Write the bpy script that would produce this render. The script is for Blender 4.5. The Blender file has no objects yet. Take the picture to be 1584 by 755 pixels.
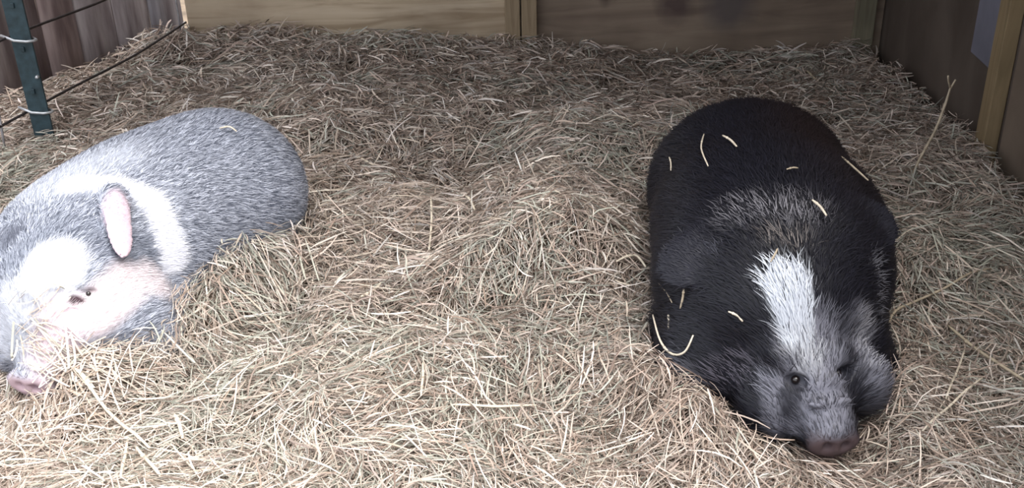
import bpy, math, random
import numpy as np
from mathutils import Vector, Matrix, Euler

random.seed(7)
rng = np.random.default_rng(11)
C = bpy.context.scene.collection
scn = bpy.context.scene

# ------------------------------------------------------------------ camera, sky, light, exposure
cam_d = bpy.data.cameras.new('camera')
cam_d.sensor_width = 36.0
cam_d.lens = 36.0 * 1550.0 / 1584.0
cam_d.clip_start = 0.02
cam_d.clip_end = 200
cam = bpy.data.objects.new('camera', cam_d)
C.objects.link(cam)
cam.matrix_world = (Matrix.Translation((0, 0, 1.2)) @ Matrix.Rotation(math.radians(90 - 26), 4, 'X')
                    @ Matrix.Rotation(math.radians(-1.5), 4, 'Z'))
scn.camera = cam

world = bpy.data.worlds.new('overcast_sky')
scn.world = world
world.use_nodes = True
wn = world.node_tree.nodes; wl = world.node_tree.links
wn.clear()
w_out = wn.new('ShaderNodeOutputWorld'); w_bg = wn.new('ShaderNodeBackground')
w_tc = wn.new('ShaderNodeTexCoord'); w_sep = wn.new('ShaderNodeSeparateXYZ'); w_rmp = wn.new('ShaderNodeValToRGB')
wl.new(w_tc.outputs['Generated'], w_sep.inputs[0]); wl.new(w_sep.outputs['Z'], w_rmp.inputs[0])
w_rmp.color_ramp.elements[0].position = 0.0; w_rmp.color_ramp.elements[0].color = (.62, .66, .72, 1)
w_rmp.color_ramp.elements[1].position = 0.7; w_rmp.color_ramp.elements[1].color = (.93, .96, 1.0, 1)
wl.new(w_rmp.outputs[0], w_bg.inputs['Color']); w_bg.inputs['Strength'].default_value = 1.15
wl.new(w_bg.outputs[0], w_out.inputs[0])

sun_d = bpy.data.lights.new('sun', 'SUN'); sun_d.energy = 4.8; sun_d.angle = math.radians(55); sun_d.color = (1.0, .96, .9)
sun = bpy.data.objects.new('sun', sun_d); C.objects.link(sun)
sun.rotation_euler = Vector((-0.42, 0.32, -1.0)).to_track_quat('-Z', 'Y').to_euler()

scn.view_settings.view_transform = 'Standard'
scn.view_settings.look = 'None'
scn.view_settings.exposure = 0.92
scn.view_settings.gamma = 1.0
scn.view_settings.use_curve_mapping = False

# ------------------------------------------------------------------ helpers
def mesh_np(name, verts, faces_flat, face_sizes, mat=None, parent=None, smooth=False, cols=None, loc=None):
    me = bpy.data.meshes.new(name)
    verts = np.asarray(verts, dtype=np.float32)
    faces_flat = np.asarray(faces_flat, dtype=np.int32).ravel()
    face_sizes = np.asarray(face_sizes, dtype=np.int32)
    me.vertices.add(len(verts)); me.vertices.foreach_set('co', verts.ravel())
    me.loops.add(len(faces_flat)); me.loops.foreach_set('vertex_index', faces_flat)
    me.polygons.add(len(face_sizes))
    st = np.zeros(len(face_sizes), np.int32); st[1:] = np.cumsum(face_sizes)[:-1]
    me.polygons.foreach_set('loop_start', st)
    me.update(calc_edges=True)
    if smooth: me.polygons.foreach_set('use_smooth', np.ones(len(face_sizes), bool))
    if cols is not None:
        a = me.color_attributes.new('tint', 'FLOAT_COLOR', 'POINT')
        c4 = np.ones((len(verts), 4), np.float32); c4[:, :3] = cols
        a.data.foreach_set('color', c4.ravel())
    if mat: me.materials.append(mat)
    o = bpy.data.objects.new(name, me); C.objects.link(o)
    if parent: o.parent = parent
    if loc is not None: o.location = loc
    return o

def quads(name, v, q, **k):
    return mesh_np(name, v, q, np.full(len(q), 4), **k)

def thing(name, label, cat, loc=(0, 0, 0), group=None):
    o = bpy.data.objects.new(name, None); C.objects.link(o); o.location = loc
    o['label'] = label; o['category'] = cat
    if group: o['group'] = group
    return o

def tag(o, label=None, cat=None, group=None, kind=None):
    if label: o['label'] = label
    if cat: o['category'] = cat
    if group: o['group'] = group
    if kind: o['kind'] = kind
    return o

class MB:
    def __init__(s): s.v = []; s.f = []
    def box(s, cx, cy, cz, sx, sy, sz, M=None, bev=0.0):
        n = len(s.v)
        for z in (-1, 1):
            for x, y in ((-1, -1), (1, -1), (1, 1), (-1, 1)):
                p = Vector((cx + x * sx / 2, cy + y * sy / 2, cz + z * sz / 2))
                s.v.append(tuple(M @ p) if M else tuple(p))
        for f in ((3, 2, 1, 0), (4, 5, 6, 7), (0, 1, 5, 4), (1, 2, 6, 5), (2, 3, 7, 6), (3, 0, 4, 7)):
            s.f.append([n + i for i in f])
    def tube(s, pts, rad, seg=8):
        pts = [Vector(p) for p in pts]; n0 = len(s.v); m = len(pts)
        rads = rad if hasattr(rad, '__len__') else [rad] * m
        ref = Vector((0.13, 0.21, 1)).normalized()
        for i, p in enumerate(pts):
            t = (pts[min(i + 1, m - 1)] - pts[max(i - 1, 0)]).normalized()
            a = t.cross(ref)
            if a.length < 1e-3: a = t.cross(Vector((1, 0, 0)))
            a.normalize(); b = t.cross(a)
            for k in range(seg):
                th = 2 * math.pi * k / seg
                s.v.append(tuple(p + (a * math.cos(th) + b * math.sin(th)) * rads[i]))
        for i in range(m - 1):
            for k in range(seg):
                k2 = (k + 1) % seg
                s.f.append([n0 + i * seg + k, n0 + i * seg + k2, n0 + (i + 1) * seg + k2, n0 + (i + 1) * seg + k])
        s.f.append([n0 + k for k in range(seg)][::-1]); s.f.append([n0 + (m - 1) * seg + k for k in range(seg)])
    def build(s, name, mat=None, parent=None, smooth=False, bevel=0, loc=None):
        me = bpy.data.meshes.new(name); me.from_pydata(s.v, [], s.f); me.update()
        if smooth:
            for p in me.polygons: p.use_smooth = True
        if mat: me.materials.append(mat)
        o = bpy.data.objects.new(name, me); C.objects.link(o)
        if parent: o.parent = parent
        if loc: o.location = loc
        if bevel:
            b = o.modifiers.new('bevel', 'BEVEL'); b.width = bevel; b.segments = 2
        return o

def mat_base(name, rough=.8, spec=.3):
    m = bpy.data.materials.new(name); m.use_nodes = True
    b = m.node_tree.nodes['Principled BSDF']
    b.inputs['Roughness'].default_value = rough; b.inputs['Specular IOR Level'].default_value = spec
    return m, m.node_tree.nodes, m.node_tree.links, b

def mat_plain(name, col, rough=.6, metal=0, spec=.4, noise=.25, scale=30):
    m, n, l, b = mat_base(name, rough, spec)
    b.inputs['Metallic'].default_value = metal
    t = n.new('ShaderNodeTexNoise'); t.inputs['Scale'].default_value = scale; t.inputs['Detail'].default_value = 5
    tc = n.new('ShaderNodeTexCoord'); l.new(tc.outputs['Object'], t.inputs['Vector'])
    r = n.new('ShaderNodeValToRGB'); l.new(t.outputs['Fac'], r.inputs[0])
    r.color_ramp.elements[0].position = .3; r.color_ramp.elements[1].position = .7
    r.color_ramp.elements[0].color = tuple(c * (1 - noise) for c in col) + (1,)
    r.color_ramp.elements[1].color = tuple(min(1, c * (1 + noise)) for c in col) + (1,)
    l.new(r.outputs[0], b.inputs['Base Color'])
    return m

def mat_tint(name, rough=.7, spec=.3, trans=0.0, noise=0.0):
    m, n, l, b = mat_base(name, rough, spec)
    a = n.new('ShaderNodeAttribute'); a.attribute_name = 'tint'
    l.new(a.outputs['Color'], b.inputs['Base Color'])
    if trans > 0:
        tr = n.new('ShaderNodeBsdfTranslucent'); l.new(a.outputs['Color'], tr.inputs['Color'])
        mx = n.new('ShaderNodeMixShader'); mx.inputs[0].default_value = trans
        l.new(b.outputs[0], mx.inputs[1]); l.new(tr.outputs[0], mx.inputs[2])
        l.new(mx.outputs[0], n['Material Output'].inputs['Surface'])
    return m

def mat_wood(name, cols, axis='X', stretch=(1, 14, 14), scale=3.0, rough=.75, knots=()):
    """plank / plywood: long grain along one axis, stains, optional dark knots (x,y,z,r) in object space"""
    m, n, l, b = mat_base(name, rough, .25)
    tc = n.new('ShaderNodeTexCoord'); mp = n.new('ShaderNodeMapping'); mp.inputs['Scale'].default_value = stretch
    l.new(tc.outputs['Object'], mp.inputs[0])
    t = n.new('ShaderNodeTexNoise'); t.inputs['Scale'].default_value = scale; t.inputs['Detail'].default_value = 8
    t.inputs['Distortion'].default_value = 1.2
    l.new(mp.outputs[0], t.inputs['Vector'])
    r = n.new('ShaderNodeValToRGB'); l.new(t.outputs['Fac'], r.inputs[0])
    e = r.color_ramp.elements
    e[0].position = .3; e[0].color = cols[0] + (1,); e[1].position = .72; e[1].color = cols[2] + (1,)
    k = e.new(.5); k.color = cols[1] + (1,)
    t2 = n.new('ShaderNodeTexNoise'); t2.inputs['Scale'].default_value = 2.1; t2.inputs['Detail'].default_value = 4
    l.new(tc.outputs['Object'], t2.inputs['Vector'])
    r2 = n.new('ShaderNodeValToRGB'); l.new(t2.outputs['Fac'], r2.inputs[0])
    r2.color_ramp.elements[0].position = .35; r2.color_ramp.elements[0].color = (.62, .6, .6, 1)
    r2.color_ramp.elements[1].position = .62; r2.color_ramp.elements[1].color = (1, 1, 1, 1)
    mx = n.new('ShaderNodeMixRGB'); mx.blend_type = 'MULTIPLY'; mx.inputs[0].default_value = .8
    l.new(r.outputs[0], mx.inputs[1]); l.new(r2.outputs[0], mx.inputs[2])
    last = mx.outputs[0]
    for kx, ky, kz, kr, kc in knots:
        sub = n.new('ShaderNodeVectorMath'); sub.operation = 'SUBTRACT'; sub.inputs[1].default_value = (kx, ky, kz)
        nz = n.new('ShaderNodeTexNoise'); nz.inputs['Scale'].default_value = 12; l.new(tc.outputs['Object'], nz.inputs['Vector'])
        ad = n.new('ShaderNodeVectorMath'); ad.operation = 'MULTIPLY_ADD'
        ad.inputs[1].default_value = (.06, .06, .06)
        l.new(nz.outputs['Color'], ad.inputs[0]); l.new(tc.outputs['Object'], ad.inputs[2])
        l.new(ad.outputs[0], sub.inputs[0])
        off = n.new('ShaderNodeVectorMath'); off.operation = 'SUBTRACT'; off.inputs[1].default_value = (.03, .03, .03)
        l.new(sub.outputs[0], off.inputs[0])
        ln = n.new('ShaderNodeVectorMath'); ln.operation = 'LENGTH'; l.new(off.outputs[0], ln.inputs[0])
        mr = n.new('ShaderNodeMapRange'); mr.inputs[1].default_value = kr * .35; mr.inputs[2].default_value = kr
        mr.inputs[3].default_value = .85; mr.inputs[4].default_value = 0
        l.new(ln.outputs['Value'], mr.inputs[0])
        m2 = n.new('ShaderNodeMixRGB'); l.new(mr.outputs[0], m2.inputs[0]); l.new(last, m2.inputs[1])
        m2.inputs[2].default_value = kc + (1,)
        last = m2.outputs[0]
    l.new(last, b.inputs['Base Color'])
    bp = n.new('ShaderNodeBump'); bp.inputs['Strength'].default_value = .25; bp.inputs['Distance'].default_value = .004
    l.new(t.outputs['Fac'], bp.inputs['Height']); l.new(bp.outputs[0], b.inputs['Normal'])
    return m

# ------------------------------------------------------------------ smooth value noise (numpy)
_nt = np.random.default_rng(3).random((64, 64)).astype(np.float32)
def noise2(x, y, s=1.0, ox=0.0, oy=0.0):
    x = np.asarray(x) * s + ox + 100; y = np.asarray(y) * s + oy + 100
    xi = np.floor(x).astype(int); yi = np.floor(y).astype(int); fx = x - xi; fy = y - yi
    fx = fx * fx * (3 - 2 * fx); fy = fy * fy * (3 - 2 * fy)
    g = lambda a, b: _nt[a % 64, b % 64]
    return (g(xi, yi) * (1 - fx) + g(xi + 1, yi) * fx) * (1 - fy) + (g(xi, yi + 1) * (1 - fx) + g(xi + 1, yi + 1) * fx) * fy

# ------------------------------------------------------------------ signed-distance bodies
def rotmat(e):
    if len(e) == 2:                                   # (long axis, approximate normal)
        x = np.array(e[0], float); x /= np.linalg.norm(x)
        z = np.array(e[1], float); z -= x * (z @ x); z /= np.linalg.norm(z)
        return np.stack([x, np.cross(z, x), z], 1)
    return np.array(Euler([math.radians(a) for a in e]).to_matrix())
def s_ell(p, c, r, e=None, bend=0.0):
    q = p - np.array(c)
    if e is not None: q = q @ rotmat(e)
    if bend: q = q.copy(); q[..., 2] -= bend * q[..., 0] ** 2
    r = np.array(r)
    k0 = np.linalg.norm(q / r, axis=-1); k1 = np.linalg.norm(q / (r * r), axis=-1)
    return k0 * (k0 - 1.0) / np.maximum(k1, 1e-6)
def s_cone(p, a, b, ra, rb):
    a = np.array(a); b = np.array(b); ab = b - a
    t = np.clip(((p - a) @ ab) / (ab @ ab), 0, 1)
    return np.linalg.norm(p - a - t[..., None] * ab, axis=-1) - (ra + (rb - ra) * t)
def smin(a, b, k):
    h = np.maximum(k - np.abs(a - b), 0) / k
    return np.minimum(a, b) - h * h * k * .25
def smax(a, b, k): return -smin(-a, -b, k)

def pig_field(p, spec):
    d = None
    for it in spec:
        if it[0] == 'E': v = s_ell(p, it[2], it[3], it[4] if len(it) > 4 else None, it[5] if len(it) > 5 else 0.0)
        elif it[0] == 'C': v = s_cone(p, *it[2])
        elif it[0] == '-E':
            v = s_ell(p, it[2], it[3], it[4] if len(it) > 4 else None)
            d = smax(d, -v, it[1]); continue
        d = v if d is None else smin(d, v, it[1])
    return d

BLACK = [
    ('E', .05, (.625, 2.42, .165), (.255, .25, .225)),
    ('E', .10, (.605, 2.14, .17), (.265, .28, .225)),
    ('E', .10, (.560, 1.92, .16), (.245, .22, .205)),
    ('E', .05, (.780, 2.22, .06), (.13, .20, .11)),
    ('E', .06, (.540, 1.77, .165), (.165, .17, .145)),
    ('E', .05, (.430, 1.76, .07), (.125, .135, .105)),
    ('E', .05, (.655, 1.77, .07), (.11, .125, .105)),
    ('E', .04, (.550, 1.62, .105), (.105, .085, .085)),
    ('E', .03, (.490, 1.585, .065), (.068, .065, .058)),
    ('E', .03, (.655, 1.620, .090), (.066, .062, .066)),
    ('C', .03, ((.560, 1.58, .090), (.575, 1.520, .066), .068, .054)),
    ('E', .014, (.577, 1.480, .058), (.050, .016, .036), (25, 0, 6)),
    # wrinkle folds over the short nose
    ('E', .010, (.570, 1.540, .146), (.045, .010, .009), (20, 0, 8)),
    ('E', .010, (.573, 1.508, .126), (.045, .010, .009), (30, 0, 8)),
    # brow folds
    ('E', .02, (.510, 1.585, .168), (.032, .018, .014), (10, 0, 12)),
    ('E', .02, (.598, 1.595, .168), (.032, .018, .014), (10, 0, -4)),
    ('-E', .012, (.522, 1.553, .142), (.022, .018, .014)),
    ('-E', .012, (.608, 1.572, .142), (.022, .018, .014)),
    ('-E', .006, (.562, 1.464, .060), (.009, .014, .011)),
    ('-E', .006, (.594, 1.466, .060), (.009, .014, .011)),
    ('-E', .006, (.577, 1.495, .018), (.055, .03, .004), (15, 0, 6)),
    # ears: broad, dropping out to the sides
    ('E', .018, (.378, 1.825, .272), (.088, .066, .011), ((-.85, -.10, -.42), (-.35, -.45, .8)), -1.5),
    ('E', .018, (.742, 1.900, .288), (.090, .064, .011), ((.78, .42, .12), (.15, -.6, .75)), -1.5),
    # folded forelegs under the chest
    ('C', .04, ((.375, 1.90, .06), (.365, 1.70, .02), .065, .045)),
    ('C', .04, ((.74, 1.92, .06), (.745, 1.74, .02), .065, .045)),
]
GREY = [
    ('E', .05, (-.800, 2.52, .150), (.240, .235, .225)),
    ('E', .10, (-.925, 2.33, .150), (.235, .25, .225)),
    ('E', .10, (-1.015, 2.15, .140), (.215, .21, .205)),
    ('E', .06, (-.985, 1.99, .165), (.150, .17, .140)),
    ('E', .05, (-.965, 1.88, .140), (.115, .10, .115)),
    ('E', .05, (-.880, 1.98, .075), (.10, .12, .09)),
    ('E', .05, (-1.070, 1.93, .075), (.095, .11, .09)),
    ('C', .04, ((-.965, 1.85, .115), (-.985, 1.765, .075), .072, .050)),
    ('E', .012, (-.990, 1.728, .068), (.052, .016, .043), (25, 0, -12)),
    ('E', .02, (-.912, 1.872, .212), (.036, .022, .016), (0, 20, -15)),
    ('E', .02, (-1.035, 1.860, .205), (.036, .022, .016), (0, -20, 15)),
    ('-E', .012, (-.890, 1.832, .212), (.032, .018, .012), (0, 30, 20)),
    ('-E', .012, (-1.026, 1.806, .222), (.022, .010, .007), (0, -20, 0)),
    ('-E', .006, (-1.006, 1.712, .070), (.010, .014, .013)),
    ('-E', .006, (-.975, 1.716, .070), (.010, .014, .013)),
    ('-E', .006, (-.99, 1.745, .022), (.055, .03, .004), (15, 0, -10)),
    ('E', .014, (-.860, 2.000, .290), (.086, .029, .0090), ((.045, -.14, -.105), (.62, -.50, .5)), 1.2),
    ('E', .02, (-.885, 2.06, .325), (.050, .034, .012), ((.045, -.14, -.105), (.62, -.50, .5)), 0.5),
    ('E', .010, (-.893, 2.035, .312), (.050, .012, .010), ((.0, -.14, -.09), (.2, -.55, .5)), 0.5),
    ('E', .02, (-1.150, 1.985, .268), (.075, .045, .0105), ((-.85, -.25, .1), (0, -.6, .8)), -1.0),
    ('C', .04, ((-.83, 2.13, .05), (-.80, 1.95, .01), .06, .042)),
]

def surface_nets(spec, lo, hi, h):
    n = [int((hi[i] - lo[i]) / h) + 1 for i in range(3)]
    ax = [lo[i] + h * np.arange(n[i]) for i in range(3)]
    F = np.empty(n, np.float32)
    for i in range(n[0]):
        g = np.stack(np.meshgrid([ax[0][i]], ax[1], ax[2], indexing='ij'), -1)
        F[i] = pig_field(g, spec)[0]
    s = F < 0
    cs = np.zeros([k - 1 for k in n], np.int8)
    for dx in (0, 1):
        for dy in (0, 1):
            for dz in (0, 1):
                cs += s[dx:n[0] - 1 + dx, dy:n[1] - 1 + dy, dz:n[2] - 1 + dz]
    act = (cs > 0) & (cs < 8)
    idx = -np.ones(act.shape, np.int64); cells = np.argwhere(act); idx[act] = np.arange(len(cells))
    acc = np.zeros((len(cells), 3)); cnt = np.zeros(len(cells))
    cor = [(a, b, c) for a in (0, 1) for b in (0, 1) for c in (0, 1)]
    for a in cor:
        for ax_i in range(3):
            if a[ax_i]: continue
            b = list(a); b[ax_i] = 1
            A = cells + np.array(a); B = cells + np.array(b)
            fa = F[A[:, 0], A[:, 1], A[:, 2]]; fb = F[B[:, 0], B[:, 1], B[:, 2]]
            m = (fa < 0) != (fb < 0)
            t = np.where(m, fa / np.where(m, fa - fb, 1), 0)
            pnt = np.array(a) + (np.array(b) - np.array(a)) * t[:, None]
            acc[m] += pnt[m]; cnt[m] += 1
    V = np.array(lo) + h * (cells + acc / cnt[:, None])
    Q = []
    for ax_i in range(3):
        o1, o2 = [k for k in range(3) if k != ax_i]
        sl0 = [slice(None)] * 3; sl1 = [slice(None)] * 3
        sl0[ax_i] = slice(0, n[ax_i] - 1); sl1[ax_i] = slice(1, n[ax_i])
        c0 = s[tuple(sl0)]; c1 = s[tuple(sl1)]
        e = np.argwhere(c0 != c1)
        e = e[(e[:, o1] > 0) & (e[:, o2] > 0) & (e[:, o1] < n[o1] - 1) & (e[:, o2] < n[o2] - 1)]
        flip = c1[e[:, 0], e[:, 1], e[:, 2]]
        def cid(d1, d2):
            k = e.copy(); k[:, o1] += d1; k[:, o2] += d2
            return idx[k[:, 0], k[:, 1], k[:, 2]]
        q = np.stack([cid(-1, -1), cid(0, -1), cid(0, 0), cid(-1, 0)], 1)
        if ax_i == 1: flip = ~flip
        q[flip] = q[flip][:, ::-1]
        Q.append(q)
    Q = np.concatenate(Q)
    Q = Q[(Q >= 0).all(1)]
    return V, Q, (F, np.array(lo), h)

def sample_field(fd, p):
    F, lo, h = fd
    q = (p - lo) / h
    n = np.array(F.shape)
    out = ((q < 0) | (q > n - 1.001)).any(-1)
    q = np.clip(q, 0, n - 1.002); i = q.astype(int); f = q - i
    r = 0
    for a in (0, 1):
        for b in (0, 1):
            for c in (0, 1):
                w = (f[..., 0] if a else 1 - f[..., 0]) * (f[..., 1] if b else 1 - f[..., 1]) * (f[..., 2] if c else 1 - f[..., 2])
                r = r + w * F[i[..., 0] + a, i[..., 1] + b, i[..., 2] + c]
    return np.where(out, .5, r)
def field_grad(fd, p, e=.004):
    g = np.stack([sample_field(fd, p + np.eye(3)[k] * e) - sample_field(fd, p - np.eye(3)[k] * e) for k in range(3)], -1)
    return g / np.maximum(np.linalg.norm(g, axis=-1, keepdims=True), 1e-6)

# ------------------------------------------------------------------ hay surface height
def bump(x, y, cx, cy, rx, ry, a, rot=0.0):
    c, s = math.cos(rot), math.sin(rot)
    dx = (x - cx) * c + (y - cy) * s; dy = -(x - cx) * s + (y - cy) * c
    return a * np.exp(-(dx / rx) ** 2 - (dy / ry) ** 2)
def hay_h(x, y):
    x = np.asarray(x, float); y = np.asarray(y, float)
    h = 0.035 * (noise2(x, y, 2.3) - .5) + .05 * (noise2(x, y, 5.1, 7) - .5) + .022 * (noise2(x, y, 13, 3, 9) - .5)
    h += .030 * (noise2(x, y, 7.7, 17, 4) - .5)
    h += bump(x, y, .10, 2.45, .24, .42, .13, -.15)         # mound beside the black pig
    h += bump(x, y, .20, 3.15, .30, .25, .10)
    h += bump(x, y, -.30, 2.55, .30, .30, .05)
    h -= bump(x, y, -.16, 3.05, .25, .22, .12)
    h -= bump(x, y, -.08, 2.10, .22, .07, .11, .45)
    h += bump(x, y, .12, 2.27, .26, .10, .075, .45)
    h += bump(x, y, -.42, 3.5, .5, .3, .05)
    h += bump(x, y, -.715, 2.17, .32, .12, .125, 1.05)        # bank in front of the grey pig
    h += bump(x, y, -.86, 1.84, .10, .10, .07)
    h += bump(x, y, -1.30, 4.75, .45, .30, .07)
    h += bump(x, y, -.4, 4.8, .7, .30, .04)
    h -= bump(x, y, 1.05, 4.6, 1.0, .8, .125)
    h -= bump(x, y, -2.3, 4.4, .6, .8, .10)
    h += bump(x, y, .28, 1.68, .12, .16, .085)
    h += bump(x, y, .38, 1.55, .14, .08, .070, -.6)
    h += bump(x, y, .76, 1.60, .10, .16, .060)
    h += bump(x, y, .96, 2.15, .14, .35, .07)
    h += bump(x, y, 1.05, 1.55, .25, .35, .02)
    h += bump(x, y, 1.25, 2.75, .3, .35, .05)
    h -= bump(x, y, .58, 1.60, .12, .12, .07)
    h += bump(x, y, -.90, 1.70, .10, .08, .05)
    return h
# END_GEOM

# enclosure outline on the ground
BACK_Y = 4.72
def right_x(y): return 1.50 + (y - 2.7) * (1.77 - 1.50) / (BACK_Y - 2.7)
def slat_y(x): return 4.98 + (x + 1.60) * (.31 / .27)      # board fence line outside the wire, left rear
def fence_x(y): return -1.685 + (y - 3.42) * (.215 / 1.24)
def inside(x, y):
    ok = (x < right_x(y) - .03) & (y < BACK_Y - .03)
    ok2 = (x < -1.47) & (y < slat_y(x) - .05)
    return (ok & (x >= -1.47)) | ok2

# ------------------------------------------------------------------ setting
soil = mat_plain('soil', (.16, .12, .085), .95, noise=.4, scale=6)
me = MB(); me.box(0, 8, -.40, 40, 40, .1)
g = me.build('floor', soil); tag(g, kind='structure')

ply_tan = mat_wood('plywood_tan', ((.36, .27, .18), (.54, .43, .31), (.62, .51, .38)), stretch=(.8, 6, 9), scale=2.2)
ply_back_shaded = mat_wood('plywood_back_shaded', ((.21, .155, .12), (.28, .215, .165), (.33, .26, .20)), stretch=(.8, 6, 7), scale=2.0,  # shade on the right part put into the darker colour; knots are real
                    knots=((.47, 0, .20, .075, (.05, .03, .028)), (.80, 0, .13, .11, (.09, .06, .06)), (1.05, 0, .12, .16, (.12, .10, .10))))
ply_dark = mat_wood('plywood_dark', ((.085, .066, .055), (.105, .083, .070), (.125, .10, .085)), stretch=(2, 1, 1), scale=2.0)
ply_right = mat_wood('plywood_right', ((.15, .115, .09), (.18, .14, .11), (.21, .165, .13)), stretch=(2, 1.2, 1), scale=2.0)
stud_wood = mat_wood('stud_lumber', ((.20, .15, .085), (.27, .20, .115), (.33, .25, .15)), stretch=(9, 9, .8), scale=2.5)
batten_wood = mat_wood('batten_lumber', ((.26, .19, .12), (.38, .29, .19), (.46, .36, .24)), stretch=(9, 9, .8), scale=2.5)
green_wood = mat_wood('post_lumber', ((.16, .14, .10), (.22, .20, .14), (.27, .24, .17)), stretch=(9, 9, .8), scale=2.5)
roof_wood = mat_wood('roof_boards', ((.13, .10, .07), (.20, .15, .11), (.25, .19, .14)), stretch=(8, .8, 1), scale=2.5)
blue_grey = mat_plain('weathered_blue_board', (.15, .15, .19), .8, noise=.2, scale=5)

def wall_box(name, x0, y0, x1, y1, z0, z1, th, mat, side=1):
    """upright panel between two ground points; thickness goes to the outer side"""
    a = Vector((x0, y0, 0)); b = Vector((x1, y1, 0)); L = (b - a).length
    ang = math.atan2(y1 - y0, x1 - x0)
    m = MB(); m.box(L / 2, side * th / 2, (z0 + z1) / 2, L, th, z1 - z0)
    o = m.build(name, mat, bevel=.002); o.location = (x0, y0, 0); o.rotation_euler = (0, 0, ang)
    return o
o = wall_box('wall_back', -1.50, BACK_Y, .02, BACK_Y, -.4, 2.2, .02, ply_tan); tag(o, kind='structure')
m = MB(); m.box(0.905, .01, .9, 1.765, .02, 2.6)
o = m.build('wall_back', ply_back_shaded, bevel=.002); o.location = (0, BACK_Y + .001, 0); tag(o, kind='structure')
for nm, cx, w, mt in (('trim_1', .03, .070, batten_wood), ('trim_2', .108, .072, batten_wood), ('trim_3', 1.69, .09, green_wood)):
    m = MB(); m.box(0, 0, .9, w, .045, 2.6); o = m.build(nm, mt, bevel=.004); o.location = (cx, BACK_Y - .0235, 0)
    tag(o, kind='structure')
# right wall in two sheets with a stud over the joint
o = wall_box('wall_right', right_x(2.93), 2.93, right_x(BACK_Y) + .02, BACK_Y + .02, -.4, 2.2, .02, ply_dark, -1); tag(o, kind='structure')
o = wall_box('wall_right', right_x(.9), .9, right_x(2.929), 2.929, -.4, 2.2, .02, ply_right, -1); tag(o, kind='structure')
wang = math.atan2(BACK_Y - 2.7, 1.77 - 1.50)
def on_right(name, y, w, depth, mat, z0=-.4, z1=2.2, out=0.0):
    m = MB(); m.box(0, 0, (z0 + z1) / 2, w, depth, z1 - z0); o = m.build(name, mat, bevel=.003)
    o.rotation_euler = (0, 0, wang)
    o.location = (right_x(y) - (depth / 2 + .001 + out) * math.sin(wang), y + (depth / 2 + out) * math.cos(wang), 0)
    tag(o, kind='structure'); return o
on_right('trim_4', 2.985, .085, .045, stud_wood)
on_right('trim_5', 3.20, .24, .012, blue_grey, z0=.26)
# roof of the shelter with rafters
m = MB(); m.box(.2, 3.25, 2.23, 3.7, 3.3, .03); o = m.build('ceiling', roof_wood); tag(o, kind='structure')
for i, yy in enumerate((1.85, 2.6, 3.35, 4.1, 4.66)):
    m = MB(); m.box(.2, yy, 2.155, 3.6, .04, .12); o = m.build('trim_%d' % (6 + i), stud_wood); tag(o, kind='structure')

# unseen panel added right of the opening to block sky light from the right side
o = wall_box('shade_panel_front', .80, .78, right_x(.8), .80, -.4, 2.2, .02, ply_right, -1); tag(o, kind='structure')

# old board fence outside, left rear
bn, bl = None, None
mt, n, l, b = mat_base('weathered_boards', .9, .15)
att = n.new('ShaderNodeAttribute'); att.attribute_name = 'tint'
tc = n.new('ShaderNodeTexCoord'); mp = n.new('ShaderNodeMapping'); mp.inputs['Scale'].default_value = (10, 10, 1.2)
nz = n.new('ShaderNodeTexNoise'); nz.inputs['Scale'].default_value = 3; nz.inputs['Detail'].default_value = 8
rr = n.new('ShaderNodeValToRGB'); rr.color_ramp.elements[0].position = .35; rr.color_ramp.elements[1].position = .7
rr.color_ramp.elements[0].color = (.55, .5, .5, 1); rr.color_ramp.elements[1].color = (1.1, 1.08, 1.05, 1)
mx = n.new('ShaderNodeMixRGB'); mx.blend_type = 'MULTIPLY'; mx.inputs[0].default_value = 1
l.new(tc.outputs['Object'], mp.inputs[0]); l.new(mp.outputs[0], nz.inputs['Vector']); l.new(nz.outputs['Fac'], rr.inputs[0])
l.new(att.outputs['Color'], mx.inputs[1]); l.new(rr.outputs[0], mx.inputs[2]); l.new(mx.outputs[0], b.inputs['Base Color'])
weathered = mt
V = []; Q = []; CC = []
d = Vector((-.27, -.31, 0)).normalized(); nrm = Vector((-d.y, d.x, 0))
tt = 0.02; r_ = random.Random(5)
while tt < 2.6:
    w = r_.uniform(.13, .19); a = Vector((-1.60, 4.98, 0)) + d * tt; lean = r_.uniform(-.006, .006); off = r_.uniform(0, .012)
    col = r_.choice(((.34, .29, .30), (.42, .38, .39), (.29, .235, .245), (.36, .29, .285), (.35, .34, .375)))
    base = len(V)
    for z in (-.35, r_.uniform(1.55, 1.65)):
        for s_, t_ in ((0, 0), (w, 0), (w, .018), (0, .018)):
            p = a + d * (s_ + lean * z) + nrm * (t_ + off); V.append((p.x, p.y, z)); CC.append(col)
    for f in ((3, 2, 1, 0), (4, 5, 6, 7), (0, 1, 5, 4), (1, 2, 6, 5), (2, 3, 7, 6), (3, 0, 4, 7)): Q.append([base + i for i in f])
    tt += w + r_.choice((.003, .006, .012))
o = quads('wall_left', V, Q, mat=weathered, cols=np.array(CC)); tag(o, kind='structure')

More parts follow.
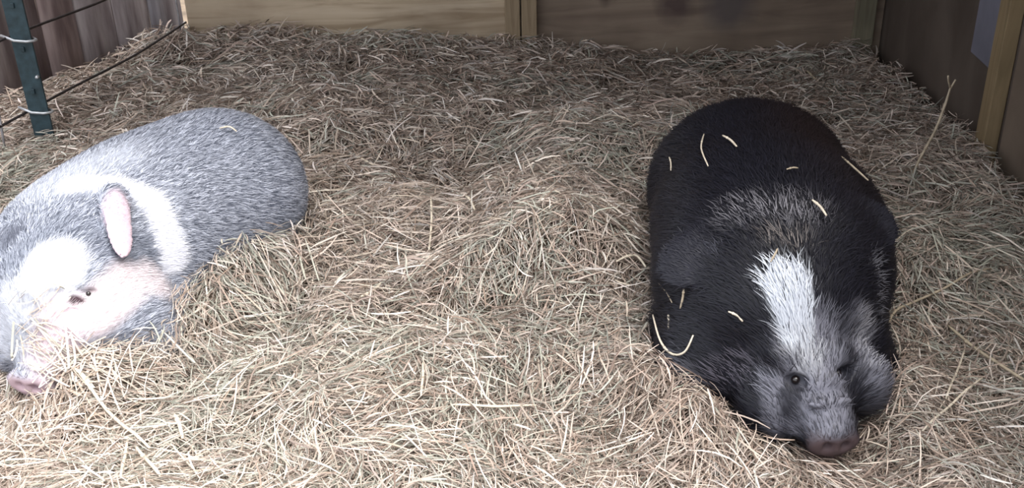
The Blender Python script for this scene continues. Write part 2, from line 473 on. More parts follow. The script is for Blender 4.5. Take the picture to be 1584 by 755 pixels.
# ------------------------------------------------------------------ steel post with its wire ties
steel = mat_plain('post_paint', (.030, .055, .068), .45, .2, .5, .35, 40)
white_wire = mat_plain('zinc_wire', (.55, .57, .60), .4, .5, .5, .15, 60)
dark_wire = mat_plain('rusty_wire', (.055, .045, .045), .6, .4, .4, .3, 50)
pale_wire = mat_plain('grey_wire', (.36, .35, .37), .5, .4, .4, .2, 50)
px, py = -1.665, 3.42
post = thing('fence_post', 'dark green steel fence post with pale wire ties at the left edge of the pen', 'fence post', (px, py, 0))
m = MB(); m.box(0, 0, .62, .070, .010, 1.64); m.box(0, .026, .62, .010, .044, 1.64)
m.build('shaft', steel, post, bevel=.002)
for k in range(9):
    m = MB(); m.box(0, -.008, .03 + k * .15, .012, .008, .018); m.build('nub', steel, post, bevel=.002)
for z in (.105, .362, .62):
    m = MB(); m.tube([(-.075, .014, z + .012), (-.040, -.006, z + .006), (-.02, -.014, z), (.02, -.014, z - .004), (.042, -.006, z - .004), (.046, .008, z - .004), (.03, .020, z)], .0048, 6)
    m.build('wire_tie', white_wire, post, smooth=True)
m = MB(); m.tube([(.028, -.006, .232), (.028, -.018, .232)], [.007, .005], 8); m.build('paint_spot', white_wire, post, smooth=True)

fen = thing('wire_fence', 'rusty wire livestock fence running back from the dark green post', 'wire fence', (px, py, 0))
def fp(y, z, dx=0): return (fence_x(y) + dx - px, y - py + .026, z)
for z in (.105, .362, .62, .88):
    pts = [fp(y, z + .006 * math.sin(y * 5 + z * 9) - (.018 if z < .2 else 0) * math.exp(-((y - 4.0) / .4) ** 2) + (.03 if z < .2 else 0) * max(0, y - 4.2) , -.028) for y in np.linspace(2.0, 4.66, 24)]
    m = MB(); m.tube(pts, .0048, 6); m.build('strand', dark_wire, fen, smooth=True)
for y, lean in ((3.27, .05), (2.45, 0), (4.60, .015)):
    pts = [fp(y + lean * (z - .3) , z, -.034 + .008 * math.sin(z * 9)) for z in np.linspace(0.0 if y < 4 else .08, .95, 12)]
    m = MB(); m.tube(pts, .0042, 6); m.build('stay', pale_wire, fen, smooth=True)

# ------------------------------------------------------------------ pigs
eye_mat, _n, _l, _b = mat_base('wet_dark_eye', .08, .8); _b.inputs['Base Color'].default_value = (.012, .008, .008, 1)
skin_mat = mat_tint('pig_skin', .7, .25)
hair_mat = mat_tint('pig_hair', .5, .35, .12)
hair_dark_mat = mat_tint('pig_black_hair', .48, .3, .05)

def blob(p, a, b, ra, rb, soft=.3):
    """1 inside a tapered capsule marking, 0 outside, soft rim"""
    d = s_cone(p, a, b, ra, rb); s = soft * max(ra, rb)
    return np.clip(.5 - d / s, 0, 1)
def lerp(c, col, w): return c * (1 - w[:, None]) + np.array(col) * w[:, None]

def black_ears(p):
    a = s_ell(p, (.378, 1.825, .272), (.088, .066, .011), ((-.85, -.10, -.42), (-.35, -.45, .8)), -1.5)
    b = s_ell(p, (.742, 1.900, .288), (.090, .064, .011), ((.78, .42, .12), (.15, -.6, .75)), -1.5)
    return np.clip(.9 - np.minimum(a, b) / .012, 0, 1)

def paint_black(p, rnd, hair):
    n = len(p)
    c = np.tile(np.array((.010, .010, .016)), (n, 1)) * (0.6 + .9 * rnd[:, None])
    brown = np.clip(bump(p[:, 0], p[:, 1], .74, 2.3, .12, .3, .8), 0, 1) * (p[:, 2] > .1)
    c = lerp(c, (.022, .014, .014), brown)
    w = blob(p, (.465, 1.87, .345), (.595, 1.845, .35), .036, .040, 1.4)
    c = lerp(c, (.26, .25, .28), w * (rnd > .60) * .8)
    w = blob(p, (.52, 1.775, .33), (.56, 1.765, .325), .022, .022, 1.2)
    c = lerp(c, (.24, .21, .20), w * (rnd > .62) * .8)
    ear = blob(p, (.33, 1.87, .27), (.42, 1.80, .28), .02, .02, 1.2)  # pale streak paints the highlight along the left ear edge
    c = lerp(c, (.10, .10, .13), ear * (rnd > .5) * .6)
    # muzzle and cheeks
    g = np.maximum.reduce([blob(p, (.555, 1.60, .20), (.565, 1.50, .11), .058, .05, .6), blob(p, (.488, 1.565, .13), (.50, 1.52, .06), .026, .032, .8),
                           blob(p, (.655, 1.66, .18), (.675, 1.60, .11), .046, .05, .8)])
    c = lerp(c, (.18, .18, .22), g * (.35 + .65 * (rnd > .35)))
    c = lerp(c, (.02, .02, .028), np.maximum(blob(p, (.522, 1.55, .145), (.505, 1.535, .09), .021, .024, .6), blob(p, (.610, 1.57, .145), (.635, 1.56, .10), .023, .026, .6)) * .9)
    c = lerp(c, (.13, .12, .15), blob(p, (.44, 1.61, .13), (.40, 1.62, .10), .03, .03, .9) * (rnd > .6) * .8)
    c = lerp(c, (.16, .16, .19), blob(p, (.335, 1.685, .10), (.37, 1.65, .07), .022, .022, 1.0) * (rnd > .4) * .7)
    c = lerp(c, (.18, .18, .21), blob(p, (.725, 1.80, .25), (.735, 1.72, .17), .022, .022, .9) * (rnd > .45) * .8)
    c = lerp(c, (.25, .18, .20), blob(p, (.80, 1.99, .25), (.81, 1.96, .20), .02, .02, .8) * (rnd > .3) * .7)  # pinkish highlight painted on the right ear tip
    c = lerp(c, (.36, .36, .40), blob(p, (.665, 1.665, .185), (.69, 1.62, .15), .030, .030, .9) * (rnd > .4) * .8)
    em = black_ears(p)
    c = lerp(c, (.019, .019, .028), em)
    # white blaze on the forehead
    w = blob(p, (.522, 1.675, .285), (.532, 1.60, .205), .046, .028, .22)
    if not hair: w = w * .8
    c = lerp(c, (.58, .61, .68), w * (rnd > .06))
    c = lerp(c, (.45, .46, .50), blob(p, (.535, 1.60, .195), (.545, 1.575, .18), .03, .03, .6) * (rnd > .4) * .7)
    # snout disc
    w = blob(p, (.555, 1.47, .056), (.60, 1.47, .056), .026, .026, .5) * (p[:, 1] < 1.495)
    c = lerp(c, (.085, .058, .062), w)
    c = lerp(c, (.085, .055, .058), blob(p, (.54, 1.49, .02), (.62, 1.49, .02), .022, .022, .5))
    return c

def ear_mask(p):
    return np.clip(.5 - s_ell(p, (-.860, 2.000, .290), (.086, .029, .0090), ((.045, -.14, -.105), (.62, -.50, .5)), 1.2) / .012 + .35, 0, 1)

def paint_grey(p, rnd, hair):
    n = len(p)
    dark = np.array((.105, .12, .165)); lite = np.array((.56, .59, .69))
    patch = noise2(p[:, 0] + p[:, 2], p[:, 1] - p[:, 2], 9)
    mix = np.clip(.50 + .22 * (patch - .5) + (1.25 * (rnd - .5) if hair else 0), 0, 1)
    c = dark + (lite - dark) * mix[:, None]
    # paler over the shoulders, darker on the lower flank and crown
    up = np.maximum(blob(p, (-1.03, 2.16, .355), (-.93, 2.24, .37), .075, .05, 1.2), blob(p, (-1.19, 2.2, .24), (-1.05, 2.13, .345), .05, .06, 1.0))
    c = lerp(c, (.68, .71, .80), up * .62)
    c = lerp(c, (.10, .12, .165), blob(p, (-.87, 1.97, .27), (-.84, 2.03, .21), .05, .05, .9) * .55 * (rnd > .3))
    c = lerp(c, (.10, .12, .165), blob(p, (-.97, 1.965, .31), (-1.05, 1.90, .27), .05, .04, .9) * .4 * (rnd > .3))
    # white saddle strap behind the ear
    col = np.maximum.reduce([blob(p, (-1.0, 2.11, .345), (-.91, 2.135, .34), .030, .022, .35), blob(p, (-.90, 2.135, .335), (-.83, 2.13, .29), .022, .034, .35),
                             blob(p, (-.83, 2.13, .29), (-.79, 2.085, .17), .034, .040, .35)])
    c = lerp(c, (.84, .85, .93), col * .97)
    # white face, pink cheeks
    c = lerp(c, (.62, .64, .71), blob(p, (-.955, 1.875, .28), (-.965, 1.81, .22), .062, .062, .35) * .96)
    c = lerp(c, (.60, .62, .69), blob(p, (-1.04, 1.85, .19), (-1.045, 1.80, .12), .05, .06, .5) * .9)
    c = lerp(c, (.86, .76, .80), blob(p, (-.85, 1.93, .185), (-.875, 1.83, .17), .05, .05, .6) * .93)
    c = lerp(c, (.84, .76, .80), blob(p, (-.82, 1.99, .17), (-.84, 2.02, .10), .04, .05, .5) * .85)
    c = lerp(c, (.80, .68, .74), blob(p, (-.93, 1.80, .18), (-.95, 1.76, .10), .04, .05, .7) * .9)
    c = lerp(c, (.055, .03, .04), np.maximum(blob(p, (-.910, 1.822, .206), (-.866, 1.846, .222), .013, .015, .5), blob(p, (-1.035, 1.80, .222), (-1.015, 1.80, .222), .012, .012, 1.2) * .35))
    if hair: c = c * (.80 + .32 * rnd[:, None])
    # snout disc
    c = lerp(c, (.48, .36, .41), blob(p, (-1.01, 1.718, .068), (-.97, 1.718, .068), .030, .030, .5))
    # ear lining and rim
    ear = ear_mask(p)
    c = lerp(c, (.64, .49, .56), ear * .95)
    c = lerp(c, (.78, .74, .78), blob(p, (-.893, 2.07, .335), (-.893, 2.02, .30), .014, .012, .5))
    c = lerp(c, (.10, .11, .15), blob(p, (-1.17, 2.02, .23), (-1.08, 1.99, .26), .04, .04, .5) * .8)
    return c

def coat(name, V, T, N_, n, length, width, flow, lift, paint, mat, parent, base, fd, seed, zmin, keep=None, messy=.25):
    r = np.random.default_rng(seed)
    A = V[T[:, 0]]; B = V[T[:, 1]]; D = V[T[:, 2]]
    ar = np.linalg.norm(np.cross(B - A, D - A), axis=1) * .5
    ar[(A[:, 2] < zmin)] = 0
    k = r.choice(len(T), n, p=ar / ar.sum())
    u = r.random((n, 2)); fl = u.sum(1) > 1; u[fl] = 1 - u[fl]
    P = A[k] + (B[k] - A[k]) * u[:, :1] + (D[k] - A[k]) * u[:, 1:]
    G = field_grad(fd, P)
    L = length(P, r)
    m = L > .001
    if keep is not None: m &= keep(P)
    P, G, L = P[m], G[m], L[m]; n = len(P)
    # hairs of a tuft share some of their deviation
    tuft = np.stack([noise2(P[:, 0] + P[:, 2], P[:, 1], 45, 3 + s) - .5 for s in (0, 11, 23)], -1)
    f = flow(P) + tuft * messy * 2.2 + r.normal(0, messy, (n, 3))
    f -= G * (f * G).sum(1, keepdims=True)
    f /= np.maximum(np.linalg.norm(f, axis=1, keepdims=True), 1e-6)
    side = np.cross(f, G); side /= np.maximum(np.linalg.norm(side, axis=1, keepdims=True), 1e-6)
    rnd = r.random(n)
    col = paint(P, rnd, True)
    lf = lift * (0.6 + .8 * r.random(n))
    pts = []
    for t in (0, .4, .75, 1.0):
        q = P + (f * t + G * (lf * t * (1 - .35 * t))[:, None]) * L[:, None] - np.array((0, 0, 1)) * (t * t * L * .12)[:, None]
        pts.append(q)
    W = width * (.7 + .6 * r.random(n))
    vs = []
    for q, ws in zip(pts, (1, .9, .6)): vs += [q - side * (W * ws * .5)[:, None], q + side * (W * ws * .5)[:, None]]
    vs.append(pts[3])
    VV = np.stack(vs, 1).reshape(-1, 3) - np.array(base)
    i0 = (np.arange(n) * 7)[:, None]
    q1 = i0 + np.array([[0, 1, 3, 2]]); q2 = i0 + np.array([[2, 3, 5, 4]]); t3 = i0 + np.array([[4, 5, 6]])
    flat = np.concatenate([q1, q2, t3], 1).ravel()
    sizes = np.tile([4, 4, 3], n)
    cc = np.repeat(col, 7, axis=0)
    o = mesh_np(name, VV, flat, sizes, mat=mat, parent=parent, cols=cc)
    tag(o, kind='stuff')
    return o

def build_pig(name, label, spec, lo, hi, h, base, paint):
    V, Q, fd = surface_nets(spec, lo, hi, h)
    A, B, Cc, D = (V[Q[:, k]] for k in range(4))
    nr = np.cross(Cc - A, D - B); cen = (A + B + Cc + D) / 4
    G = field_grad(fd, cen)
    bad = (nr * G).sum(1) < 0
    Q[bad] = Q[bad][:, ::-1]
    root = thing(name, label, 'pig', base)
    rnd = np.full(len(V), .5)
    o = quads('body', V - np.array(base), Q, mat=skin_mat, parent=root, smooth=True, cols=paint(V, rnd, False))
    T = np.concatenate([Q[:, [0, 1, 2]], Q[:, [0, 2, 3]]])
    return root, V, T, fd

def eyeball(parent, base, c, r, name='eye'):
    bm = bpy.data.meshes.new(name)
    v = []; f = []
    for i in range(9):
        for j in range(16):
            a = math.pi * i / 8; b2 = 2 * math.pi * j / 16
            v.append((c[0] - base[0] + r * math.sin(a) * math.cos(b2), c[1] - base[1] + r * math.sin(a) * math.sin(b2), c[2] - base[2] + r * math.cos(a)))
    for i in range(8):
        for j in range(16): f.append((i * 16 + j, (i + 1) * 16 + j, (i + 1) * 16 + (j + 1) % 16, i * 16 + (j + 1) % 16))
    bm.from_pydata(v, [], f); bm.materials.append(eye_mat)
    for p in bm.polygons: p.use_smooth = True
    o = bpy.data.objects.new(name, bm); C.objects.link(o); o.parent = parent
    return o

# black pig with the white blaze
bb = (.60, 2.0, 0.0)
bpig, VB, TB, FB = build_pig('pig', 'black pig with a white forehead blaze and grey muzzle lying in the hay', BLACK, (.22, 1.40, -.10), (1.00, 2.76, .46), .0065, bb, paint_black)
eyeball(bpig, bb, (.523, 1.566, .139), .0085); eyeball(bpig, bb, (.606, 1.584, .139), .0085)
def flow_b(p):
    f = np.zeros_like(p); f[:, 1] = 1.0; f[:, 0] = (p[:, 0] - .58) * 1.8; f[:, 2] = -.25
    head = np.clip((1.74 - p[:, 1]) / .1, 0, 1)
    f[:, 0] += head * (p[:, 0] - .555) * 5; f[:, 2] += head * .9
    return f
def len_b(p, r):
    L = .038 * (.55 + .8 * r.random(len(p)))
    L *= np.where(p[:, 1] < 1.62, .78, 1.0)
    disc = blob(p, (.555, 1.47, .056), (.60, 1.47, .056), .026, .026, .3)
    L *= (1 - disc) ; L *= np.where((p[:, 1] < 1.545) & (p[:, 2] > .075) , .6, 1)
    eye = np.maximum(blob(p, (.522, 1.556, .142), (.523, 1.556, .142), .020, .020, .3), blob(p, (.607, 1.574, .142), (.608, 1.574, .142), .020, .020, .3))
    return L * (1 - eye) * (1 - .62 * black_ears(p))
o = coat('coat', VB, TB, None, 75000, len_b, .0017, flow_b, .38, paint_black, hair_dark_mat, bpig, bb, FB, 5, -.03)

gb = (-.93, 2.25, 0.0)
gpig, VG, TG, FG = build_pig('pig', 'grey pig with a white face and pink ear resting at the left of the pen', GREY, (-1.32, 1.68, -.10), (-.50, 2.84, .44), .0065, gb, paint_grey)
eyeball(gpig, gb, (-.889, 1.850, .208), .0055); eyeball(gpig, gb, (-1.024, 1.828, .212), .006)
def flow_g(p):
    f = np.zeros_like(p); f[:, 1] = 1.0; f[:, 0] = .25 + (p[:, 0] + .95) * 1.2; f[:, 2] = -.3
    head = np.clip((1.98 - p[:, 1]) / .1, 0, 1)
    f[:, 0] += head * (p[:, 0] + .965) * 5; f[:, 2] += head * .8
    return f
def len_g(p, r):
    L = .020 * (.55 + .8 * r.random(len(p)))
    L *= np.where(p[:, 1] < 1.9, .75, 1.0)
    disc = blob(p, (-1.01, 1.718, .068), (-.97, 1.718, .068), .032, .032, .3)
    ear = ear_mask(p)
    pk = blob(p, (-.85, 1.93, .185), (-.875, 1.83, .17), .05, .05, .6)
    L *= (1 - disc) * (1 - ear) * (1 - .3 * pk)
    eye = blob(p, (-.905, 1.828, .213), (-.868, 1.848, .218), .012, .012, .3)
    return L * (1 - eye)
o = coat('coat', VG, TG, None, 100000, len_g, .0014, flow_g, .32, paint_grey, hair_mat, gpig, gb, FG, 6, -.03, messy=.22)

# ------------------------------------------------------------------ hay bedding: packed base and loose strands
hay_mat = mat_tint('hay_blade', .65, .25, .04)
base_mat = mat_plain('packed_hay', (.075, .055, .038), .95, noise=.55, scale=70)  # brown hay, darkened to paint in the shade of gaps between strands
xs = np.arange(-3.4, 1.80, .025); ys = np.arange(.35, 5.0, .025)
X, Y = np.meshgrid(xs, ys, indexing='ij')
Z = hay_h(X, Y) - .030
ok = inside(X - .0, Y)
n0, n1 = X.shape
V = np.stack([X, Y, Z], -1).reshape(-1, 3)
I = np.arange(n0 * n1).reshape(n0, n1)
Q = np.stack([I[:-1, :-1], I[1:, :-1], I[1:, 1:], I[:-1, 1:]], -1).reshape(-1, 4)
okf = ok.reshape(-1)[Q].all(1)
o = quads('packed_hay', V, Q[okf], mat=base_mat, smooth=True)
tag(o, 'packed brown hay layer under the loose strands', 'hay', kind='stuff')

PAL = np.array([(.53, .445, .38), (.71, .63, .57), (.38, .295, .245), (.42, .415, .36), (.47, .38, .33), (.25, .185, .15), (.62, .57, .535)])
def strand_mesh(name, cx, cy, cz, ang, L, W, bend, tilt, roll, col, nseg=4, avoid=True, clear=.003, loc=None):
    n = len(cx)
    t = np.linspace(-.5, .5, nseg + 1)[None, :]
    dx, dy = np.cos(ang)[:, None], np.sin(ang)[:, None]
    lx = t * L[:, None]; ly = (t * t - .08) * (bend * L)[:, None] + .35 * (t ** 3) * (bend * L)[:, None] * np.sin(ang * 7)[:, None]
    x = cx[:, None] + lx * dx - ly * dy; y = cy[:, None] + lx * dy + ly * dx
    z = hay_h(x, y) * .65 + hay_h(cx, cy)[:, None] * .35 + cz[:, None] + lx * np.sin(tilt)[:, None] - (t * t) * (L * .12)[:, None]
    keep = inside(x, y).all(1)
    if avoid:
        p = np.stack([x, y, z], -1)
        for fd in (FB, FG):
            d = sample_field(fd, p).min(1)
            keep &= d > clear
    x, y, z, ang, W, roll, col = x[keep], y[keep], z[keep], ang[keep], W[keep], roll[keep], col[keep]
    n = len(x)
    sx = -np.sin(ang) * np.cos(roll); sy = np.cos(ang) * np.cos(roll); sz = np.sin(roll)
    S = np.stack([sx, sy, sz], -1)[:, None, :]
    taper = (1 - .55 * np.abs(np.linspace(-1, 1, nseg + 1)) ** 4)[None, :, None]
    P = np.stack([x, y, z], -1)
    a = P - S * taper * (W * .5)[:, None, None]; b = P + S * taper * (W * .5)[:, None, None]
    VV = np.stack([a, b], 2).reshape(-1, 3)
    k = (np.arange(n) * 2 * (nseg + 1))[:, None, None]; j = (np.arange(nseg) * 2)[None, :, None]
    Qq = (k + j + np.array([0, 1, 3, 2])[None, None, :]).reshape(-1, 4)
    cc = np.repeat(col, 2 * (nseg + 1), axis=0)
    return quads(name, VV, Qq, mat=hay_mat, cols=cc)

def hay_cols(x, y, n):
    p1 = noise2(x, y, 3.1, 20); p2 = noise2(x, y, 1.7, 40, 5); p3 = noise2(x, y, 7.3, 9, 31)
    green = np.clip((p1 - .55) * 3, 0, 1) * .6 + bump(x, y, .02, 3.9, .25, .22, .8) + bump(x, y, .32, 3.0, .22, .22, .7) + bump(x, y, 1.2, 2.0, .45, .6, .75) \
        + bump(x, y, .0, 1.9, .2, .3, .35) + bump(x, y, -1.75, 2.8, .3, .6, .6)
    brown = np.clip((p2 - .52) * 3, 0, 1) * .5 + bump(x, y, -1.85, 4.0, .45, .7, .9) + bump(x, y, .33, 1.60, .20, .10, .8) + bump(x, y, .9, 3.8, .8, .6, .7) + bump(x, y, -.2, 3.0, .2, .2, .4)
    pale = .5 + .6 * (p3 - .5)
    w = np.stack([.9 * np.ones(n), .9 * pale, .35 + 1.0 * brown, .18 + 2.4 * green, .6 + .5 * brown, .12 + .9 * brown, .55 * pale], -1)
    w = np.clip(w, .01, None); w /= w.sum(1, keepdims=True)
    u = rng.random(n)[:, None]
    k = (np.cumsum(w, 1) < u).sum(1).clip(0, 6)
    c = PAL[k] * (.50 + .85 * rng.random((n, 1))) * (1 + .012 * rng.normal(size=(n, 3)))
    c[:, 1] *= 1
    return np.clip(c, .01, .95)

def scatter(name, n, near, far, L0, L1, W0, W1, zlo, zhi, order, seed, tiltsd=.16, power=1.0, region=None, bendsd=.35):
    global rng
    rng = np.random.default_rng(seed)
    # more, finer strands near the front of the pen
    u = rng.random(n * 2)
    y = near + (far - near) * u ** power
    x = rng.uniform(-1, 1, n * 2) * (y * .56 + .25)
    m = (x > -3.2) & (x < 1.8)
    if region is not None: m &= region(x, y)
    x, y = x[m][:n], y[m][:n]; n = len(x)
    fl = noise2(x, y, 3.0, 2, 8) * 1.6 + noise2(x, y, 8.5, 12, 3) * 1.2 + .35 * noise2(x, y, 19, 12, 3)
    ang = fl * math.pi * 1.6 * order + rng.uniform(0, math.pi, n) * (1 - order) + rng.normal(0, .35, n)
    L = rng.uniform(0, 1, n) ** 1.6 * (L1 - L0) + L0
    s = 1 + .32 * (y - 2)
    W = rng.uniform(W0, W1, n) * s
    bend = rng.normal(0, bendsd, n); tilt = rng.normal(0, tiltsd, n)
    roll = rng.normal(0, .95, n)
    cz = zlo + (zhi - zlo) * rng.random(n) ** 1.3
    o = strand_mesh(name, x, y, cz, ang, L, W, bend, tilt, roll, hay_cols(x, y, n))
    return o

# surface tops of the two pigs, so loose straw can lie on them
def top_map(fd):
    F, lo, h = fd
    ins = F < 0
    k = F.shape[2] - 1 - np.argmax(ins[:, :, ::-1], axis=2)
    return np.where(ins.any(2), lo[2] + h * (k + .6), -1.0), lo, h
TB_, TG_ = top_map(FB), top_map(FG)
def top_z(x, y):
    z = hay_h(x, y) + .02
    for T_, lo, h in (TB_, TG_):
        i = np.clip(((np.asarray(x) - lo[0]) / h).round().astype(int), 0, T_.shape[0] - 1)
        j = np.clip(((np.asarray(y) - lo[1]) / h).round().astype(int), 0, T_.shape[1] - 1)
        inb = (np.asarray(x) > lo[0]) & (np.asarray(x) < lo[0] + h * T_.shape[0]) & (np.asarray(y) > lo[1]) & (np.asarray(y) < lo[1] + h * T_.shape[1])
        z = np.where(inb, np.maximum(z, T_[i, j] + .006), z)
    return z

o = scatter('hay_bedding', 330000, .95, 4.75, .018, .090, .0013, .0031, -.030, .036, .75, 21, power=1.30, tiltsd=.27)
tag(o, 'deep loose hay bedding covering the pen floor', 'hay', kind='stuff')
o2 = scatter('hay_litter', 46000, .95, 4.75, .04, .15, .0019, .0042, .01, .052, .45, 22, tiltsd=.28, power=.95, bendsd=.22)
tag(o2, 'longer pale straw stems strewn over the hay bedding', 'straw', kind='stuff')

# loose straw fallen over the grey pig's muzzle
def draped(name, n, cx, cy, sx, sy, seed, L0, L1, lift=.004, ang0=None):
    r = np.random.default_rng(seed); V = []; Q = []; CC = []
    for _ in range(n):
        x, y = r.normal(cx, sx), r.normal(cy, sy); a = r.uniform(0, math.pi) if ang0 is None else r.normal(ang0, .8)
        L = r.uniform(L0, L1); W = r.uniform(.0022, .0042); bd = r.normal(0, .3)
        t = np.linspace(-.5, .5, 6); lx = t * L; ly = t * t * bd * L
        X_ = x + lx * math.cos(a) - ly * math.sin(a); Y_ = y + lx * math.sin(a) + ly * math.cos(a)
        Z_ = top_z(X_, Y_); k = np.polyfit(t, Z_, 2); Zs = np.polyval(k, t); Zs += max(0, (Z_ - Zs).max()) + lift + r.random() * .02
        if Zs.max() - Zs.min() > L * .9: continue
        b0 = len(V); c = hay_one(r)
        for i in range(6):
            V += [(X_[i] + math.sin(a) * W / 2, Y_[i] - math.cos(a) * W / 2, Zs[i]), (X_[i] - math.sin(a) * W / 2, Y_[i] + math.cos(a) * W / 2, Zs[i] + .001)]; CC += [c, c]
        for i in range(5): Q.append([b0 + 2 * i, b0 + 2 * i + 1, b0 + 2 * i + 3, b0 + 2 * i + 2])
    return quads(name, V, Q, mat=hay_mat, cols=np.array(CC))
def hay_one(r): return tuple(PAL[r.choice([0, 1, 6, 3, 4], p=[.25, .3, .25, .1, .1])] * r.uniform(.8, 1.15))
o = draped('straw_scatter', 230, -.940, 1.762, .060, .022, 4, .04, .12)
tag(o, 'tangle of pale straw fallen over the grey pig snout', 'straw', kind='stuff')

# ------------------------------------------------------------------ single straws that stand out
straw_pale = mat_plain('pale_straw', (.66, .58, .47), .55, noise=.18, scale=60)
straw_dull = mat_plain('dull_straw', (.42, .35, .26), .6, noise=.22, scale=60)
def straw(label, pts, r=.0022, mat=None, on_hay=True, group=None, fork=None, name='straw', cat='straw'):
    P = [Vector(p) for p in pts]
    if len(P) == 2: P.insert(1, (P[0] + P[1]) / 2 + Vector((.002, .001, .002)))
    out = []
    for i in range(len(P) - 1):
        p0 = P[max(i - 1, 0)]; p1 = P[i]; p2 = P[i + 1]; p3 = P[min(i + 2, len(P) - 1)]
        for k in range(5):
            t = k / 5
            out.append(.5 * ((2 * p1) + (p2 - p0) * t + (2 * p0 - 5 * p1 + 4 * p2 - p3) * t * t + (3 * p1 - p0 - 3 * p2 + p3) * t ** 3))
    out.append(P[-1])
    if on_hay:
        for q in out: q.z = max(q.z, float(hay_h(q.x, q.y)) + .040)
        zs = [q.z for q in out]
        for i in range(1, len(out) - 1): out[i].z = max(zs[i], (zs[i - 1] + zs[i + 1]) / 2)
    c = out[0].copy(); m = MB(); n = len(out)
    rr = [r * (1 - .35 * abs(2 * i / (n - 1) - 1) ** 3) for i in range(n)]
    m.tube([q - c for q in out], rr, 6)
    # a joint node part way along the stem
    if n > 8:
        k = n // 3; dvec = (out[k + 1] - out[k]).normalized() * r
        m.tube([out[k] - c - dvec * 1.3, out[k] - c, out[k] - c + dvec * 1.3], [r * 1.0, r * 1.35, r * 1.0], 6)
    if fork:
        for f in fork: m.tube([Vector(q) - c for q in f], r * .7, 5)
    o = m.build(name, mat or straw_pale, smooth=True, loc=tuple(c)); tag(o, label, cat, group)
    return o

straw('tall bent hay stalk standing up with a forked tip beside the right wall',
      [(1.161, 2.689, .05), (1.185, 2.70, .12), (1.225, 2.72, .20), (1.245, 2.73, .27), (1.255, 2.735, .325)], .0040, straw_dull, False,
      fork=[[(1.255, 2.735, .32), (1.245, 2.735, .345), (1.24, 2.73, .36)], [(1.255, 2.735, .32), (1.268, 2.74, .345)]], name='hay_stalk', cat='hay stalk')
straw('bright bent straw on the hay beside the black pig shoulder', [(.255, 2.19, .075), (.305, 2.225, .075), (.325, 2.17, .07)], .0032)
straw('pointed folded straw at the edge of the grey pig belly', [(-.80, 2.245, .14), (-.745, 2.30, .175), (-.705, 2.20, .13)], .0026)
straw('short slanting straw under the folded one by the grey pig belly', [(-.80, 2.24, .13), (-.755, 2.19, .115)], .0024)
straw('long pale green hay stalk lying to the right of the black pig cheek', [(.775, 1.80, .06), (.844, 1.93, .05), (.907, 1.976, .05), (1.009, 2.02, .06), (1.15, 2.127, .05)], .0030, straw_dull)
straw('long straight stalk running to the lower right edge of the picture', [(.948, 1.88, .04), (.977, 1.762, .04), (1.03, 1.616, .045)], .0036, straw_dull)
straw('thin straw slanting left below the long straight stalk at the right', [(.953, 1.799, .04), (.815, 1.57, .06)], .0024)
straw('slanting straw nearest the black pig snout on its right', [(.932, 1.67, .04), (.822, 1.557, .05), (.743, 1.491, .05)], .0024)
straw('long upright pale straw lying in the hay between the two pigs', [(-.225, 2.60, .05), (-.215, 2.459, .06), (-.216, 2.333, .04)], .0032)
straw('short bright straw chip behind the rump of the grey pig', [(-.507, 3.122, 0), (-.448, 3.072, 0)], .0042)
straw('short bright straw left of the hay mound', [(-.125, 2.569, .07), (-.098, 2.469, .08)], .0036)
straw('thick long straw slanting across the hay at the lower left', [(-.891, 1.722, .05), (-.815, 1.656, .03), (-.697, 1.546, .03)], .0036)
straw('thick upright straw at the bottom edge on the left', [(-.74, 1.552, .025), (-.719, 1.481, .039), (-.696, 1.407, .059)], .0032)
straw('thick slanting straw right of the upright one at the bottom edge', [(-.722, 1.544, .02), (-.675, 1.479, .035), (-.633, 1.422, .045)], .0038)
straw('short thick straw stub in front of the grey pig', [(-.679, 1.648, .02), (-.646, 1.583, .02)], .0042)
straw('short upright straw stub on the open hay at the bottom centre', [(-.195, 1.798, .03), (-.189, 1.664, .04)], .0030)
straw('lone pale straw on the dark hay behind the black pig', [(1.30, 4.22, -.06), (1.29, 4.02, -.06)], .0050, straw_dull)
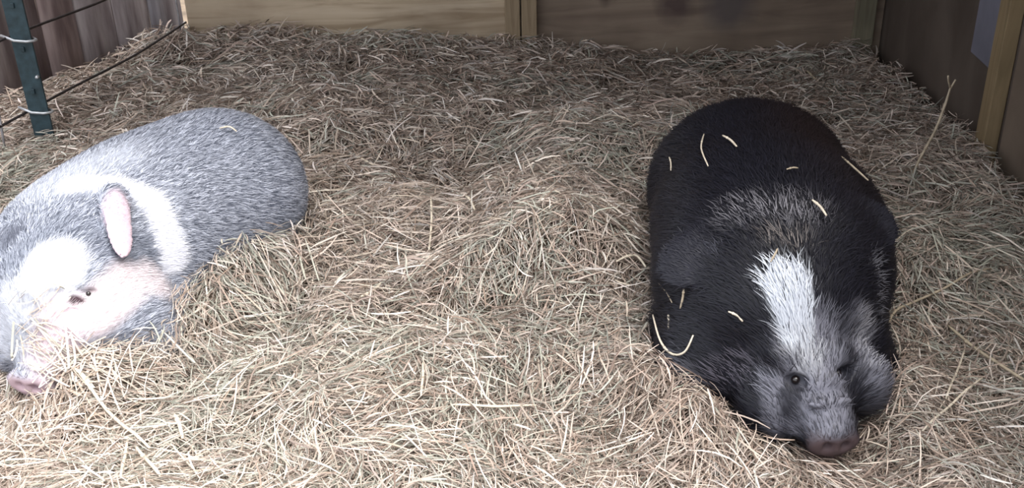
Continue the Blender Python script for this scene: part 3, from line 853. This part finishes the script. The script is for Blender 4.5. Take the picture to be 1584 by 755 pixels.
straw('long level straw across the hay left of the black pig snout', [(-.126, 1.634, .034), (-.05, 1.640, .03), (.04, 1.653, .02)], .0028)
straw('short straw slanting up on the hay at the picture centre', [(-.361, 2.085, .035), (-.323, 2.164, .03)], .0032)
g = 'loose straws on the black pig'
def lift(pts, d=.020): return [(x, y - d * .5, z + d * .8) for x, y, z in pts]
for lab, pts, r, m_ in (
    ('short bright straw lying in the middle of the black back', [(.500, 2.226, .372), (.513, 2.135, .378)], .0026, straw_pale),
    ('long curved straw on the left of the black back', [(.472, 2.304, .348), (.447, 2.203, .350), (.442, 2.091, .350)], .0020, straw_pale),
    ('short upright straw at the far left edge of the black back', [(.398, 2.349, .273), (.388, 2.257, .274)], .0020, straw_pale),
    ('curved straw behind the right ear of the black pig', [(.755, 2.14, .345), (.762, 2.074, .345), (.778, 2.02, .335)], .0022, straw_dull),
    ('tiny level straw behind the pale shoulder hair of the black pig', [(.585, 1.978, .383), (.611, 1.986, .382)], .0020, straw_dull),
    ('short straw at the right end of the pale shoulder hair', [(.612, 1.872, .358), (.630, 1.828, .342)], .0026, straw_pale),
    ('short slanting straw on the black left cheek by the blaze', [(.412, 1.678, .214), (.434, 1.650, .208)], .0022, straw_pale),
    ('upright straw below the left ear of the black pig', [(.346, 1.795, .205), (.340, 1.788, .160)], .0024, straw_dull),
    ('thin slanting straw at the left edge below the ear', [(.312, 1.897, .160), (.330, 1.827, .152)], .0018, straw_dull),
    ('short upright straw low on the black left jowl', [(.323, 1.827, .125), (.318, 1.791, .105)], .0026, straw_pale),
    ('bright straw curled in a hook around the black left jowl', [(.296, 1.86, .105), (.298, 1.764, .100), (.314, 1.712, .100), (.335, 1.690, .118), (.352, 1.700, .150)], .0024, straw_pale),
    ('tiny straw just above the white blaze', [(.492, 1.707, .304), (.511, 1.735, .318)], .0020, straw_dull),
):
    straw(lab, lift(pts), r, m_, False, g)
straw('white curled straw lying on the grey pig back', [(-.735, 2.425, .366), (-.711, 2.430, .368), (-.690, 2.415, .360)], .0022, straw_pale, False)
